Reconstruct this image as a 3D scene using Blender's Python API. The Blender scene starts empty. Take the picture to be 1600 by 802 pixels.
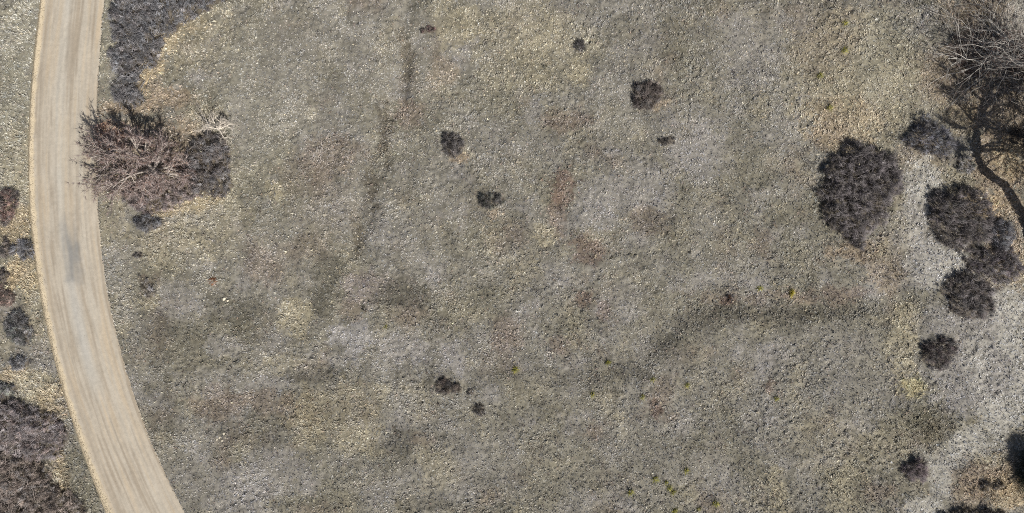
import bpy, math, time, zlib
import numpy as np
from mathutils import Vector

T0 = time.time()
scene = bpy.context.scene
COL = scene.collection
PXM = 14.0            # photo pixels per metre on level ground
CAMH = 76.0           # height of the drone

# ------------------------------------------------------------------ camera, sky, sun, exposure
cam_d = bpy.data.cameras.new("camera")
cam = bpy.data.objects.new("camera", cam_d)
COL.objects.link(cam)
cam.location = (0, 0, CAMH)
cam.rotation_euler = (0, 0, 0)
cam_d.sensor_width = 36.0
cam_d.lens = 36.0 * CAMH / (1600 / PXM)
cam_d.clip_end = 4000
scene.camera = cam

SUN_EL = math.radians(47)
SH = np.array([-0.60, 0.80])            # direction in which shadows fall on the ground
SHK = 1 / math.tan(SUN_EL)
world = bpy.data.worlds.new("World")
scene.world = world
world.use_nodes = True
wn = world.node_tree
sky = wn.nodes.new("ShaderNodeTexSky")
sky.sky_type = 'NISHITA'
sky.sun_disc = False
sky.sun_elevation = SUN_EL
sky.sun_rotation = math.atan2(-SH[0], -SH[1])
sky.altitude = 300
sky.dust_density = 3.0
sky.ozone_density = 0.3
bg = wn.nodes["Background"]
bg.inputs["Strength"].default_value = 0.05
wn.links.new(sky.outputs[0], bg.inputs[0])

sun_d = bpy.data.lights.new("sun", 'SUN')
sun_d.energy = 4.8
sun_d.angle = math.radians(0.53)
sun_d.color = (1.0, 0.95, 0.865)
sun = bpy.data.objects.new("sun", sun_d)
COL.objects.link(sun)
ldir = Vector((SH[0] * math.cos(SUN_EL), SH[1] * math.cos(SUN_EL), -math.sin(SUN_EL)))
sun.rotation_euler = ldir.to_track_quat('-Z', 'Y').to_euler()
sun.location = (30, -40, 60)

vs = scene.view_settings
vs.view_transform = 'Standard'
vs.look = 'None'
vs.exposure = 0.10
vs.gamma = 1.0
vs.use_curve_mapping = False
scene.cycles.use_denoising = False      # keeps the fine grain of the grass
scene.cycles.filter_width = 1.0

# ------------------------------------------------------------------ helpers
rng = np.random.default_rng(7)


def px(x, y, z=0.0):
    """photo pixel -> ground position of a thing seen there at height z"""
    k = (CAMH - z) / CAMH / PXM
    return np.array([(x - 800) * k, (401 - y) * k])


def lin(c):
    c = np.asarray(c, float) / 255.0
    return np.where(c <= 0.04045, c / 12.92, ((c + 0.055) / 1.055) ** 2.4)


def _hash(ix, iy, seed):
    h = (ix.astype(np.int64) * 374761393 + iy.astype(np.int64) * 668265263 + seed * 1442695041) & 0xFFFFFFFF
    h = ((h ^ (h >> 13)) * 1274126177) & 0xFFFFFFFF
    h = ((h ^ (h >> 16)) * 2246822519) & 0xFFFFFFFF
    return (h ^ (h >> 15)) & 0xFFFF


def noise(x, y, wl, seed=0):
    """gradient noise about -1..1 with wavelength wl"""
    x = x / wl + seed * 17.31
    y = y / wl - seed * 9.77
    ix = np.floor(x); iy = np.floor(y)
    fx = x - ix; fy = y - iy
    u = fx * fx * fx * (fx * (fx * 6 - 15) + 10)
    v = fy * fy * fy * (fy * (fy * 6 - 15) + 10)

    def g(dx, dy):
        a = _hash(ix + dx, iy + dy, seed) * (2 * np.pi / 65536)
        return np.cos(a) * (fx - dx) + np.sin(a) * (fy - dy)
    a = g(0, 0); b = g(1, 0); c = g(0, 1); d = g(1, 1)
    return ((a * (1 - u) + b * u) * (1 - v) + (c * (1 - u) + d * u) * v) * 1.5


def fbm(x, y, wl, octaves=3, seed=0, gain=0.5):
    s = np.zeros_like(x, dtype=float); amp = 1.0; tot = 0.0
    for i in range(octaves):
        s += amp * noise(x, y, wl / 2 ** i, seed + i * 5)
        tot += amp; amp *= gain
    return s / tot


def smooth(a, b, x):
    t = np.clip((x - a) / (b - a), 0, 1)
    return t * t * (3 - 2 * t)


def mesh_np(name, V, F, mat, col=None):
    V = np.asarray(V, np.float32); F = np.asarray(F, np.int32)
    k = F.shape[1]
    me = bpy.data.meshes.new(name)
    me.vertices.add(len(V)); me.vertices.foreach_set("co", V.ravel())
    me.loops.add(F.size); me.loops.foreach_set("vertex_index", F.ravel())
    me.polygons.add(len(F))
    me.polygons.foreach_set("loop_start", np.arange(0, F.size, k, dtype=np.int32))
    me.update(calc_edges=True)
    if col is not None:
        a = me.attributes.new("Col", 'FLOAT_COLOR', 'POINT')
        c = np.ones((len(V), 4), np.float32); c[:, :3] = col
        a.data.foreach_set("color", c.ravel())
    me.materials.append(mat)
    return me


def link(name, data, parent=None, loc=(0, 0, 0), **props):
    o = bpy.data.objects.new(name, data)
    COL.objects.link(o)
    o.location = loc
    if parent is not None:
        o.parent = parent
    for k, v in props.items():
        if v is not None:
            o[k] = v
    return o


def attr_material(name, rough=0.9, var=0.25, vscale=6.0, spec=0.15, bump=0.0, bscale=40.0, trans=0.0):
    m = bpy.data.materials.new(name)
    m.use_nodes = True
    nt = m.node_tree; N = nt.nodes; L = nt.links
    b = N["Principled BSDF"]
    b.inputs["Roughness"].default_value = rough
    b.inputs["Specular IOR Level"].default_value = spec
    at = N.new("ShaderNodeAttribute"); at.attribute_name = "Col"
    tc = N.new("ShaderNodeTexCoord")
    nz = N.new("ShaderNodeTexNoise"); nz.inputs["Scale"].default_value = vscale; nz.inputs["Detail"].default_value = 5
    L.new(tc.outputs["Object"], nz.inputs["Vector"])
    mr = N.new("ShaderNodeMapRange")
    mr.inputs["From Min"].default_value = 0.3; mr.inputs["From Max"].default_value = 0.7
    mr.inputs["To Min"].default_value = 1 - var; mr.inputs["To Max"].default_value = 1 + var
    L.new(nz.outputs["Fac"], mr.inputs["Value"])
    mx = N.new("ShaderNodeVectorMath"); mx.operation = 'SCALE'
    L.new(at.outputs["Color"], mx.inputs[0]); L.new(mr.outputs[0], mx.inputs["Scale"])
    L.new(mx.outputs[0], b.inputs["Base Color"])
    if bump:
        n2 = N.new("ShaderNodeTexNoise"); n2.inputs["Scale"].default_value = bscale; n2.inputs["Detail"].default_value = 6
        L.new(tc.outputs["Object"], n2.inputs["Vector"])
        bp = N.new("ShaderNodeBump"); bp.inputs["Strength"].default_value = bump; bp.inputs["Distance"].default_value = 0.05
        L.new(n2.outputs["Fac"], bp.inputs["Height"]); L.new(bp.outputs[0], b.inputs["Normal"])
    return m


M_ground = attr_material("dry_soil", 0.95, 0.22, 3.0, 0.1, 0.6, 9.0)
M_grass = attr_material("dry_grass", 0.85, 0.15, 1.2, 0.2)
M_road = attr_material("graded_gravel", 0.95, 0.05, 5.0, 0.1, 0.35, 14.0)
M_twig = attr_material("dormant_twigs", 0.85, 0.2, 2.0, 0.15)
M_bark = attr_material("bleached_bark", 0.8, 0.25, 5.0, 0.2, 0.4, 25.0)
M_stone = attr_material("pale_stone", 0.9, 0.15, 8.0, 0.2, 0.4, 20.0)
M_leaf = attr_material("living_leaves", 0.6, 0.2, 6.0, 0.3)

# ------------------------------------------------------------------ road course
_ly = np.array([-60, 0, 100, 200, 300, 380, 440, 520, 600, 680, 745, 802, 860], float)
_lx = np.array([79, 71, 62, 55, 55, 60, 70, 85, 105, 131, 154, 177, 202], float)
_ry = np.array([-60, 0, 100, 190, 300, 400, 470, 540, 610, 680, 750, 802, 860], float)
_rx = np.array([169, 163, 155, 151, 152, 160, 171, 187, 207, 232, 263, 289, 322], float)
_pl = np.polyfit((_ly - 400) / 400, _lx, 5)
_pr = np.polyfit((_ry - 400) / 400, _rx, 5)


def road_edges(Y):
    """world y -> world x of the left and right road edge"""
    t = (401 - Y * PXM - 400) / 400
    tc = np.clip(t, -1.12, 1.12)

    def ev(p):
        v = np.polyval(p, tc) + np.polyval(np.polyder(p), tc) * (t - tc)
        return (v - 800) / PXM
    return ev(_pl), ev(_pr)


def road_u(X, Y):
    l, r = road_edges(Y)
    return (X - l) / (r - l)


# ------------------------------------------------------------------ terrain heights
def poly_dist(X, Y, pts):
    """signed distance (left of travel positive) and parameter along a polyline of photo pixels"""
    P = np.array([px(*p) for p in pts])
    best = np.full(X.shape, 1e9); sgn = np.zeros(X.shape); par = np.zeros(X.shape)
    for i in range(len(P) - 1):
        a, b = P[i], P[i + 1]; d = b - a; L2 = d @ d
        t = np.clip(((X - a[0]) * d[0] + (Y - a[1]) * d[1]) / L2, 0, 1)
        dx = X - a[0] - t * d[0]; dy = Y - a[1] - t * d[1]
        dist = np.hypot(dx, dy)
        m = dist < best
        best = np.where(m, dist, best)
        sgn = np.where(m, np.sign(d[0] * dy - d[1] * dx), sgn)
        par = np.where(m, (i + t) / (len(P) - 1), par)
    return best * sgn, par


SWALE = [(634, -20), (632, 60), (622, 150), (602, 180), (592, 230), (582, 280), (570, 330), (556, 375), (540, 420)]
BENCH = [(1450, 486), (1330, 486), (1240, 486), (1160, 478), (1100, 482), (1060, 510), (1030, 545), (985, 578), (930, 590), (860, 590)]
BANK = [(1760, 600), (1660, 690), (1590, 745), (1540, 790), (1490, 870), (1450, 940)]


def height(X, Y):
    X = np.asarray(X, float); Y = np.asarray(Y, float)
    h = 0.35 * fbm(X, Y, 26.0, 2, 3) + 0.10 * fbm(X, Y, 6.0, 2, 4)
    wx = X + 0.5 * noise(X, Y, 3.0, 91); wy = Y + 0.5 * noise(X, Y, 3.0, 92)
    d, t = poly_dist(wx, wy, SWALE)
    fade = smooth(0, 0.12, t) * (1 - smooth(0.85, 1, t)) * (0.7 + 0.5 * noise(X, Y, 4.0, 33))
    h -= 0.60 * fade * np.exp(-(d / 1.35) ** 2)
    h += 0.10 * fade * np.exp(-((d - 1.6) / 0.9) ** 2)
    d, t = poly_dist(wx, wy, BENCH)
    fade = smooth(-0.05, 0.10, t) * (1 - smooth(0.85, 1, t)) * (1 - 0.3 * smooth(0.38, 0.5, t)) * (0.8 + 0.5 * noise(X, Y, 3.0, 34))
    h += -0.42 * fade * np.exp(-((d + 1.1) / 2.1) ** 2) + 0.16 * fade * np.exp(-((d - 1.6) / 1.2) ** 2) - 0.06 * fade * np.exp(-((d + 0.1) / 0.8) ** 2)
    # creek bank in the corner beyond the pale grass
    d, t = poly_dist(wx, wy, BANK)
    s = smooth(0, 6.0, d)
    h = h * (1 - 0.6 * s) - 2.2 * s - 0.25 * np.exp(-((d - 1.0) / 0.5) ** 2) * 0
    # level bed for the road
    u = road_u(X, Y)
    w = 6.6
    near = np.maximum(np.maximum(-u, u - 1), 0) * w
    k = smooth(0.0, 5.0, near)
    h = h * k
    jag = 0.012 * noise(X, Y, 1.1, 35) + 0.008 * noise(X, Y, 0.45, 36)
    ub = u + jag
    bed = smooth(-0.15, -0.075, ub) * (1 - smooth(0.985, 1.03, ub))
    h += 0.30 * (1 - smooth(1.06, 1.9, u)) * smooth(0.99, 1.03, u)
    h = h * (1 - bed) - 0.16 * bed
    return h


def micro(X, Y):
    u = road_u(X, Y)
    off = np.clip(np.maximum(-0.12 - u, u - 1.02) * 8, 0, 1)
    a = np.clip(0.7 + 1.1 * fbm(X, Y, 8.0, 3, 70, 0.7), 0.2, 1.2)
    qx = X + 0.12 * noise(X, Y, 0.5, 161); qy = Y + 0.12 * noise(X, Y, 0.5, 162)
    m = 0.13 * noise(qx, qy, 0.66, 60) + 0.12 * noise(qx, qy, 0.42, 61) + 0.06 * noise(X, Y, 1.4, 62)
    m -= 0.10 * np.clip(0.25 - np.abs(noise(qx, qy, 0.9, 63)), 0, 1) * 4 * 0.35
    return 0.9 * m * a * off


# ------------------------------------------------------------------ ground colours (plants and soil, plus shade painted along the bench)
GREY = (152, 150, 140); OLIVE = (141, 138, 119); STRAW = (178, 171, 144); BROWN = (146, 133, 118)
LILAC = (167, 165, 161); GOLD = (188, 171, 134); PALE = (197, 196, 187); DARK = (108, 106, 94)
RUST = (138, 117, 103); TAN = (170, 155, 131); SAGE = (168, 166, 148); WARMG = (158, 152, 140)
PATCH = [
    # x, y, rx, ry, colour, strength
    (25, 60, 40, 80, SAGE, .8), (25, 190, 35, 110, SAGE, .8), (30, 260, 30, 60, STRAW, .5), (28, 350, 28, 40, GOLD, .6),
    (32, 432, 22, 26, GOLD, .9), (60, 470, 25, 60, STRAW, .5), (25, 590, 20, 20, GOLD, .7), (60, 605, 40, 25, STRAW, .8),
    (80, 640, 25, 40, GOLD, .6), (92, 740, 16, 40, GOLD, 1), (85, 745, 10, 25, PALE, .5), (120, 760, 30, 60, OLIVE, .5),
    (165, 60, 12, 120, SAGE, .7), (285, 38, 35, 12, GOLD, .7), (258, 62, 22, 20, GOLD, .9), (240, 100, 16, 20, GOLD, .8),
    (222, 128, 14, 18, GOLD, 1), (255, 150, 45, 18, TAN, .9), (195, 172, 40, 10, TAN, .9), (240, 255, 110, 65, TAN, .8),
    (290, 260, 25, 20, RUST, .7), (165, 215, 25, 18, (196, 150, 120), .8), (300, 50, 60, 50, STRAW, .5),
    (275, 322, 45, 16, GOLD, .9), (325, 312, 30, 12, GOLD, .7), (175, 345, 22, 40, STRAW, .6), (260, 385, 70, 30, STRAW, .55),
    (330, 335, 60, 60, STRAW, .4), (310, 190, 40, 20, TAN, .5), (325, 180, 20, 12, STRAW, .6),
    (400, 170, 80, 120, SAGE, .35), (480, 60, 80, 60, GREY, .5), (450, 130, 60, 50, GREY, .5), (580, 110, 50, 60, GREY, .5),
    (520, 240, 50, 30, BROWN, .55), (470, 275, 40, 30, BROWN, .3), (430, 290, 10, 12, STRAW, .9), (560, 300, 30, 40, GREY, .4),
    (640, 180, 22, 20, BROWN, .8), (600, 200, 10, 50, (120, 113, 97), .8), (632, 90, 8, 60, (126, 119, 102), .7), (580, 290, 10, 40, (116, 110, 95), .7),
    (560, 360, 10, 40, (120, 112, 92), .6), (415, 415, 30, 25, BROWN, .7), (480, 390, 40, 25, BROWN, .4), (420, 405, 40, 40, WARMG, .4),
    (705, 45, 22, 45, STRAW, .6), (735, 40, 22, 30, STRAW, .7), (690, 110, 25, 20, TAN, .5), (830, 70, 80, 70, STRAW, .5),
    (850, 55, 30, 30, STRAW, .5), (905, 110, 18, 25, STRAW, .8), (770, 150, 50, 60, OLIVE, .3), (880, 190, 30, 14, RUST, .4),
    (880, 295, 16, 24, RUST, .8), (870, 340, 12, 40, RUST, .5), (850, 365, 20, 20, STRAW, .7), (915, 392, 22, 22, RUST, .6),
    (820, 420, 30, 30, STRAW, .4), (945, 310, 45, 30, LILAC, .6), (920, 345, 40, 25, LILAC, .6), (1010, 290, 40, 40, LILAC, .5),
    (1095, 235, 55, 45, LILAC, .75), (1020, 345, 30, 20, BROWN, .5), (1040, 350, 30, 20, DARK, .35), (1170, 80, 60, 60, LILAC, .45),
    (1050, 40, 50, 40, DARK, .25), (1120, 90, 25, 40, OLIVE, .5), (990, 120, 40, 50, GREY, .5), (1160, 260, 40, 60, OLIVE, .4),
    (1200, 360, 60, 50, OLIVE, .3), (1190, 380, 20, 25, RUST, .3), (1030, 165, 12, 8, TAN, .8),
    (1330, 130, 90, 110, STRAW, .7), (1290, 60, 60, 60, BROWN, .3), (1320, 190, 60, 40, (188, 172, 140), .6), (1390, 80, 50, 80, SAGE, .5),
    (1290, 210, 25, 30, TAN, .6), (1430, 130, 50, 60, STRAW, .5), (1480, 120, 40, 40, TAN, .7), (1440, 245, 40, 20, TAN, .5),
    (1410, 350, 18, 60, STRAW, .6), (1330, 395, 40, 14, TAN, .8), (1385, 415, 30, 45, TAN, .6), (1380, 390, 20, 15, STRAW, .5),
    (1442, 290, 26, 40, PALE, .8), (1430, 340, 20, 40, PALE, .6), (1460, 405, 45, 40, PALE, .85), (1480, 425, 30, 30, PALE, .6), (1440, 370, 45, 60, LILAC, .5), (1540, 540, 90, 110, LILAC, .5), (1500, 290, 30, 30, STRAW, .6),
    (1565, 260, 45, 60, TAN, .9), (1580, 240, 30, 40, GOLD, .7), (1540, 320, 30, 16, (212, 190, 150), .9), (1580, 330, 25, 25, TAN, .8),
    (1575, 390, 30, 40, TAN, .9), (1590, 430, 20, 30, GOLD, .6), (1560, 440, 25, 12, TAN, .6), (1530, 20, 60, 25, TAN, .7), (1590, 40, 30, 40, PALE, .5),
    (1560, 170, 50, 50, TAN, .8), (1500, 180, 25, 30, GOLD, .5), (1420, 500, 22, 30, STRAW, .9), (1410, 560, 22, 50, STRAW, .7), (1420, 605, 20, 14, (200, 190, 140), .7),
    (1575, 500, 30, 60, PALE, .9), (1585, 580, 30, 60, PALE, .8), (1530, 500, 40, 40, LILAC, .6), (1520, 590, 60, 60, LILAC, .8), (1530, 570, 20, 50, PALE, .5),
    (1560, 650, 40, 30, PALE, .9), (1510, 690, 40, 30, PALE, .8), (1470, 740, 25, 40, PALE, .7), (1440, 795, 25, 25, PALE, .8),
    (1460, 670, 40, 25, (118, 114, 90), .6), (1410, 660, 40, 30, OLIVE, .5), (1560, 745, 60, 35, TAN, .9), (1590, 770, 50, 30, GOLD, .7), (1520, 770, 35, 30, TAN, .6), (1505, 740, 22, 14, BROWN, .5), (1545, 715, 25, 12, STRAW, .6),
    (1470, 500, 40, 25, LILAC, .5), (1200, 555, 24, 18, LILAC, .7), (1100, 735, 45, 30, LILAC, .45), (1215, 770, 14, 45, STRAW, .8), (1330, 760, 40, 30, STRAW, .35),
    (1370, 770, 30, 14, BROWN, .6), (1300, 700, 60, 60, STRAW, .3), (1260, 770, 30, 30, GREY, .6), (1320, 570, 60, 60, GREY, .5), (1380, 700, 40, 30, STRAW, .4),
    (1150, 462, 80, 9, BROWN, .5), (1140, 468, 16, 8, RUST, .8), (1300, 462, 60, 12, RUST, .45), (1240, 462, 20, 10, RUST, .4), (1200, 490, 140, 16, (116, 112, 100), .5),  # last entry: shade of the bench slope painted into the ground
    (1090, 500, 40, 16, (110, 107, 98), .5), (1040, 545, 30, 25, (108, 105, 96), .5), (980, 580, 40, 14, (112, 109, 98), .5), (860, 590, 120, 18, (118, 115, 100), .4),  # dark band of the bench slope, its shade painted as ground colour
    (1020, 640, 10, 10, RUST, .7), (1045, 650, 18, 8, BROWN, .5), (930, 670, 20, 14, RUST, .4), (1210, 605, 12, 12, RUST, .6), (915, 465, 14, 14, RUST, .6), (945, 480, 12, 12, RUST, .5),
    (980, 460, 30, 25, LILAC, .4), (790, 520, 25, 30, RUST, .4), (870, 540, 12, 14, RUST, .4), (1000, 720, 80, 60, GREY, .4), (880, 740, 60, 60, OLIVE, .4), (820, 690, 50, 50, GREY, .3),
    (575, 452, 42, 28, (160, 152, 146), .8), (548, 530, 34, 30, (168, 167, 165), .9), (545, 485, 18, 14, BROWN, .5), (625, 540, 30, 24, LILAC, .7), (708, 560, 26, 28, (172, 170, 166), .9),
    (460, 495, 26, 38, STRAW, .85), (505, 460, 22, 32, DARK, .75), (515, 420, 30, 20, DARK, .4), (625, 458, 48, 22, DARK, .8), (690, 500, 30, 25, DARK, .45), (675, 570, 14, 40, DARK, .5),
    (500, 590, 60, 10, DARK, .55), (395, 510, 40, 30, DARK, .4), (370, 480, 50, 20, DARK, .4), (300, 540, 40, 40, DARK, .3), (250, 520, 30, 50, DARK, .4), (520, 640, 80, 40, (158, 150, 122), .6),
    (560, 690, 40, 25, STRAW, .7), (470, 640, 30, 30, (164, 154, 126), .5), (340, 630, 40, 25, BROWN, .7), (420, 630, 40, 20, BROWN, .6), (400, 670, 60, 25, DARK, .4), (250, 640, 20, 70, DARK, .4),
    (630, 695, 30, 20, DARK, .7), (660, 690, 20, 12, BROWN, .5), (430, 740, 70, 35, LILAC, .6), (380, 770, 60, 40, LILAC, .5), (590, 770, 30, 20, LILAC, .6), (560, 745, 60, 30, GREY, .5),
    (520, 545, 20, 8, OLIVE, .5), (440, 570, 30, 14, STRAW, .5), (350, 540, 30, 22, LILAC, .5), (280, 470, 30, 30, LILAC, .45), (320, 600, 40, 20, LILAC, .3), (690, 735, 30, 30, STRAW, .4),
    (660, 790, 40, 14, DARK, .5), (740, 700, 30, 30, GREY, .4), (760, 780, 20, 12, BROWN, .4), (730, 470, 60, 40, OLIVE, .4), (200, 420, 30, 40, GREY, .6), (225, 450, 20, 40, OLIVE, .5), (232, 470, 16, 10, STRAW, .6),
    (760, 320, 40, 30, WARMG, .3), (720, 245, 18, 8, TAN, .9), (770, 330, 14, 6, TAN, .8), (660, 240, 40, 60, GREY, .4), (640, 380, 50, 40, GREY, .5), (700, 380, 40, 30, OLIVE, .3), (510, 330, 60, 40, WARMG, .4),
]


def ground_colour(X, Y):
    """display-like colour, 0..1 linear"""
    wX = X + 1.1 * fbm(X, Y, 3.6, 3, 11) + 0.5 * noise(X, Y, 0.9, 13)
    wY = Y + 1.1 * fbm(X, Y, 3.6, 3, 12) + 0.5 * noise(X, Y, 0.9, 14)
    n1 = fbm(X, Y, 11.0, 4, 21, 0.6); n2 = fbm(X, Y, 4.2, 4, 22, 0.65); n3 = fbm(X, Y, 7.0, 4, 23, 0.65); n4 = fbm(X, Y, 2.2, 3, 24, 0.6); n5 = fbm(X, Y, 1.3, 3, 25, 0.8)
    c = np.empty(X.shape + (3,)); c[:] = lin(GREY)

    def mix(col, w):
        nonlocal c
        c = c + (lin(col) - c) * np.clip(w, 0, 1)[..., None]
    mix(OLIVE, smooth(-0.2, 0.35, n1) * 0.75)
    mix(STRAW, smooth(0.05, 0.5, n2) * 0.55)
    mix(BROWN, smooth(0.10, 0.5, n3) * 0.6)
    mix(LILAC, smooth(0.05, 0.45, -n2) * 0.8)
    mix(DARK, smooth(0.10, 0.55, n4) * 0.45)
    px_ = wX * PXM + 800; py_ = 401 - wY * PXM
    for (cx, cy, rx, ry, col, s) in PATCH:
        bx = np.abs(px_ - cx) < rx * 2.2; by = np.abs(py_ - cy) < ry * 2.2
        idx = np.nonzero(bx & by)
        if not len(idx[0]):
            continue
        q = ((px_[idx] - cx) / rx) ** 2 + ((py_[idx] - cy) / ry) ** 2
        w = smooth(0.28, 0.58, np.exp(-(q ** 1.1) * 0.7) * (0.9 + 1.1 * n5[idx])) * s
        c[idx] = c[idx] + (lin(col) - c[idx]) * w[:, None]
    # clumps of darker and lighter plants
    g_ = c.mean(-1, keepdims=True); c = g_ + (c - g_) * 0.80
    c *= (1 + 0.20 * noise(X, Y, 0.75, 41) + 0.17 * noise(X, Y, 1.9, 42) + 0.08 * noise(X, Y, 5.0, 43))[..., None]
    return np.clip(c, 0.01, 0.95)


GAIN_SOIL, GAIN_GRASS = 0.60, 1.26
WARM = np.array([1.005, 1.0, 1.07])

# ------------------------------------------------------------------ ground sheet (dense where the drone looks, wide beyond)
def axis(half, step, far):
    core = np.arange(-half, half + step * 0.5, step)
    out = []; s = step; p = core[-1]
    while p < far:
        s *= 1.19; p += s; out.append(p)
    out = np.array(out)
    return np.concatenate([-out[::-1], core, out])


ax = axis(60.0, 0.139, 900); ay = axis(31.5, 0.139, 900)
GX, GY = np.meshgrid(ax, ay)
gx, gy = GX.ravel(), GY.ravel()
gz = height(gx, gy)
inner = (np.abs(gx) < 64) & (np.abs(gy) < 36)
gz[inner] += micro(gx[inner], gy[inner])
gc = ground_colour(gx, gy) * (GAIN_SOIL + 0.26 * np.maximum(smooth(60, 63, np.abs(gx)), smooth(32.5, 35, np.abs(gy))))[:, None] * np.array([1.03, 1.0, 0.97])
nx, ny = len(ax), len(ay)
ii = np.arange(nx * ny).reshape(ny, nx)
F = np.stack([ii[:-1, :-1], ii[:-1, 1:], ii[1:, 1:], ii[1:, :-1]], -1).reshape(-1, 4)
ground = link("ground", mesh_np("ground", np.stack([gx, gy, gz], 1), F, M_ground, gc), kind="structure",
              label="dry grey-brown meadow ground with shallow swales")
ground.data.polygons.foreach_set("use_smooth", np.ones(len(ground.data.polygons), bool))

# ------------------------------------------------------------------ road
rv = np.concatenate([np.arange(-330, -40, 4.0), np.arange(-40, 40, 0.16), np.arange(40, 330, 4.0)])
ru = np.concatenate([np.linspace(-0.16, 0.0, 14)[:-1], np.linspace(0, 1.0, 60), np.linspace(1.0, 1.06, 6)[1:]])
RU, RV = np.meshgrid(ru, rv)
l, r = road_edges(RV)
RX = l + (r - l) * RU; RY = RV
wv = fbm(RV * 0 + 3, RV, 9.0, 3, 51)
berm = 0.17 * np.exp(-((RU + 0.062 + 0.012 * wv) / 0.028) ** 2) * (0.9 + 0.35 * noise(RX, RY, 1.6, 52) + 0.2 * noise(RX, RY, 0.5, 152))
RZ = 0.07 * (1 - (2 * RU - 1) ** 2) + berm
RZ = RZ - 0.5 * smooth(-0.10, -0.16, RU) - 0.08 * smooth(1.0, 1.06, RU)
RZ += 0.03 * noise(RU * 14, RV * 0.12, 1.0, 53) + 0.012 * noise(RX, RY, 0.5, 153) + 0.012 * noise(RX, RY, 0.35, 54) * ((RU < 0.0) | (RU > 0.98)) * 2
RZ -= 0.07 * smooth(0.965, 1.0, RU)
RZ -= 0.025 * np.exp(-((RU - 0.03) / 0.022) ** 2)
base = lin((190, 183, 170)); greyc = lin((196, 193, 184)); tanc = lin((196, 182, 160)); dk = lin((168, 158, 143)); bermc = lin((206, 194, 170))
rc = np.empty(RU.shape + (3,)); rc[:] = base


def rmix(col, w):
    global rc
    rc = rc + (col - rc) * np.clip(w, 0, 1)[..., None]


um = RU * 6.6
rag = 0.018 * noise(RX, RY, 0.5, 167) + 0.02 * noise(RX, RY, 1.7, 168)
drift = 0.25 * noise(RV * 0, RV, 14.0, 56)
st = 0.6 * noise(um + drift, RV * 0.03, 0.55, 57) + 0.5 * noise(um + drift, RV * 0.05, 0.25, 58) + 0.35 * noise(um + drift, RV * 0.12, 1.4, 59)
rmix(tanc, 0.8 * smooth(-0.1, 0.6, st)); rmix(dk, 0.9 * smooth(0.0, 0.5, -st))
pyr = 401 - RV * PXM
track = 0.40 + 0.03 * noise(RV * 0, RV, 10, 64)
grs = np.exp(-((RU - track) / 0.10) ** 2) * (0.75 * (1 - smooth(560, 660, pyr))) * (0.8 + 0.5 * noise(um, RV * 0.15, 0.5, 65))
rmix(greyc, grs)
rmix(greyc, 0.45 * np.exp(-((RU - 0.72 - 0.02 * wv) / 0.06) ** 2) * (0.7 + 0.6 * noise(um, RV * 0.1, 0.6, 166)))
rmix(dk, 0.35 * np.exp(-((RU - 0.58) / 0.025) ** 2) + 0.35 * np.exp(-((RU - 0.86 + 0.01 * wv) / 0.02) ** 2))
# worn damp-looking grey patch
pw = np.exp(-(np.abs(RU - 0.50 - 0.04 * noise(um, RV, 1.0, 66)) / 0.14) ** 4) * smooth(310, 385, pyr) * (1 - smooth(436, 452, pyr)) * (0.75 + 0.5 * noise(um * 1.5, RV * 0.2, 0.7, 67))
rmix(lin((146, 146, 144)), 0.95 * pw)
pw2 = np.exp(-((RU - 0.44) / 0.09) ** 2) * smooth(430, 450, pyr) * (1 - smooth(540, 640, pyr))
rmix(lin((186, 185, 180)), 0.75 * pw2)
rmix(dk, 0.55 * np.exp(-((RU - 0.07 - 0.01 * wv) / 0.035) ** 2)); rmix(dk, 0.4 * np.exp(-((RU - 0.14) / 0.02) ** 2) * smooth(450, 560, pyr))
rmix(bermc, smooth(0.01, -0.03, RU + rag)); rmix(lin((180, 168, 138)), 0.5 * smooth(-0.08, -0.12, RU))
rc *= (1 + 0.07 * noise(RX, RY, 0.4, 68) + 0.05 * noise(um, RV * 0.2, 0.3, 169) + 0.05 * noise(RX, RY, 2.5, 69))[..., None]
n0, n1_ = RU.shape
ii = np.arange(n0 * n1_).reshape(n0, n1_)
F = np.stack([ii[:-1, :-1], ii[:-1, 1:], ii[1:, 1:], ii[1:, :-1]], -1).reshape(-1, 4)
road = link("road", mesh_np("road", np.stack([RX, RY, RZ], -1).reshape(-1, 3), F, M_road, (rc * np.array([0.81, 0.795, 0.785])).reshape(-1, 3)), kind="structure",
            label="curving tan gravel road with pale wheel tracks and a low gravel berm")
road.data.polygons.foreach_set("use_smooth", np.ones(len(road.data.polygons), bool))

# ------------------------------------------------------------------ stream in the creek corner
def stream():
    m = bpy.data.materials.new("stream_water"); m.use_nodes = True
    b = m.node_tree.nodes["Principled BSDF"]
    b.inputs["Base Color"].default_value = (0.02, 0.035, 0.045, 1); b.inputs["Roughness"].default_value = 0.08
    nz = m.node_tree.nodes.new("ShaderNodeTexNoise"); nz.inputs["Scale"].default_value = 2.5
    bp = m.node_tree.nodes.new("ShaderNodeBump"); bp.inputs["Strength"].default_value = 0.25
    m.node_tree.links.new(nz.outputs["Fac"], bp.inputs["Height"]); m.node_tree.links.new(bp.outputs[0], b.inputs["Normal"])
    pts = [px(1720, 760), px(1680, 810), px(1650, 850), px(1620, 900), px(1590, 980)]
    V = []; w = 3.2
    for i, p in enumerate(pts):
        a = pts[max(i - 1, 0)]; c = pts[min(i + 1, len(pts) - 1)]
        d = (c - a) / np.linalg.norm(c - a); n = np.array([-d[1], d[0]])
        for s in np.linspace(-w * .5, w, 5):
            V.append((*(p + n * s), -2.05))
    F = [(i * 5 + j, i * 5 + j + 1, i * 5 + j + 6, i * 5 + j + 5) for i in range(len(pts) - 1) for j in range(4)]
    link("stream", mesh_np("stream", V, F, m), kind="structure", label="dark blue stream below the tan creek bank")


stream()

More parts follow.
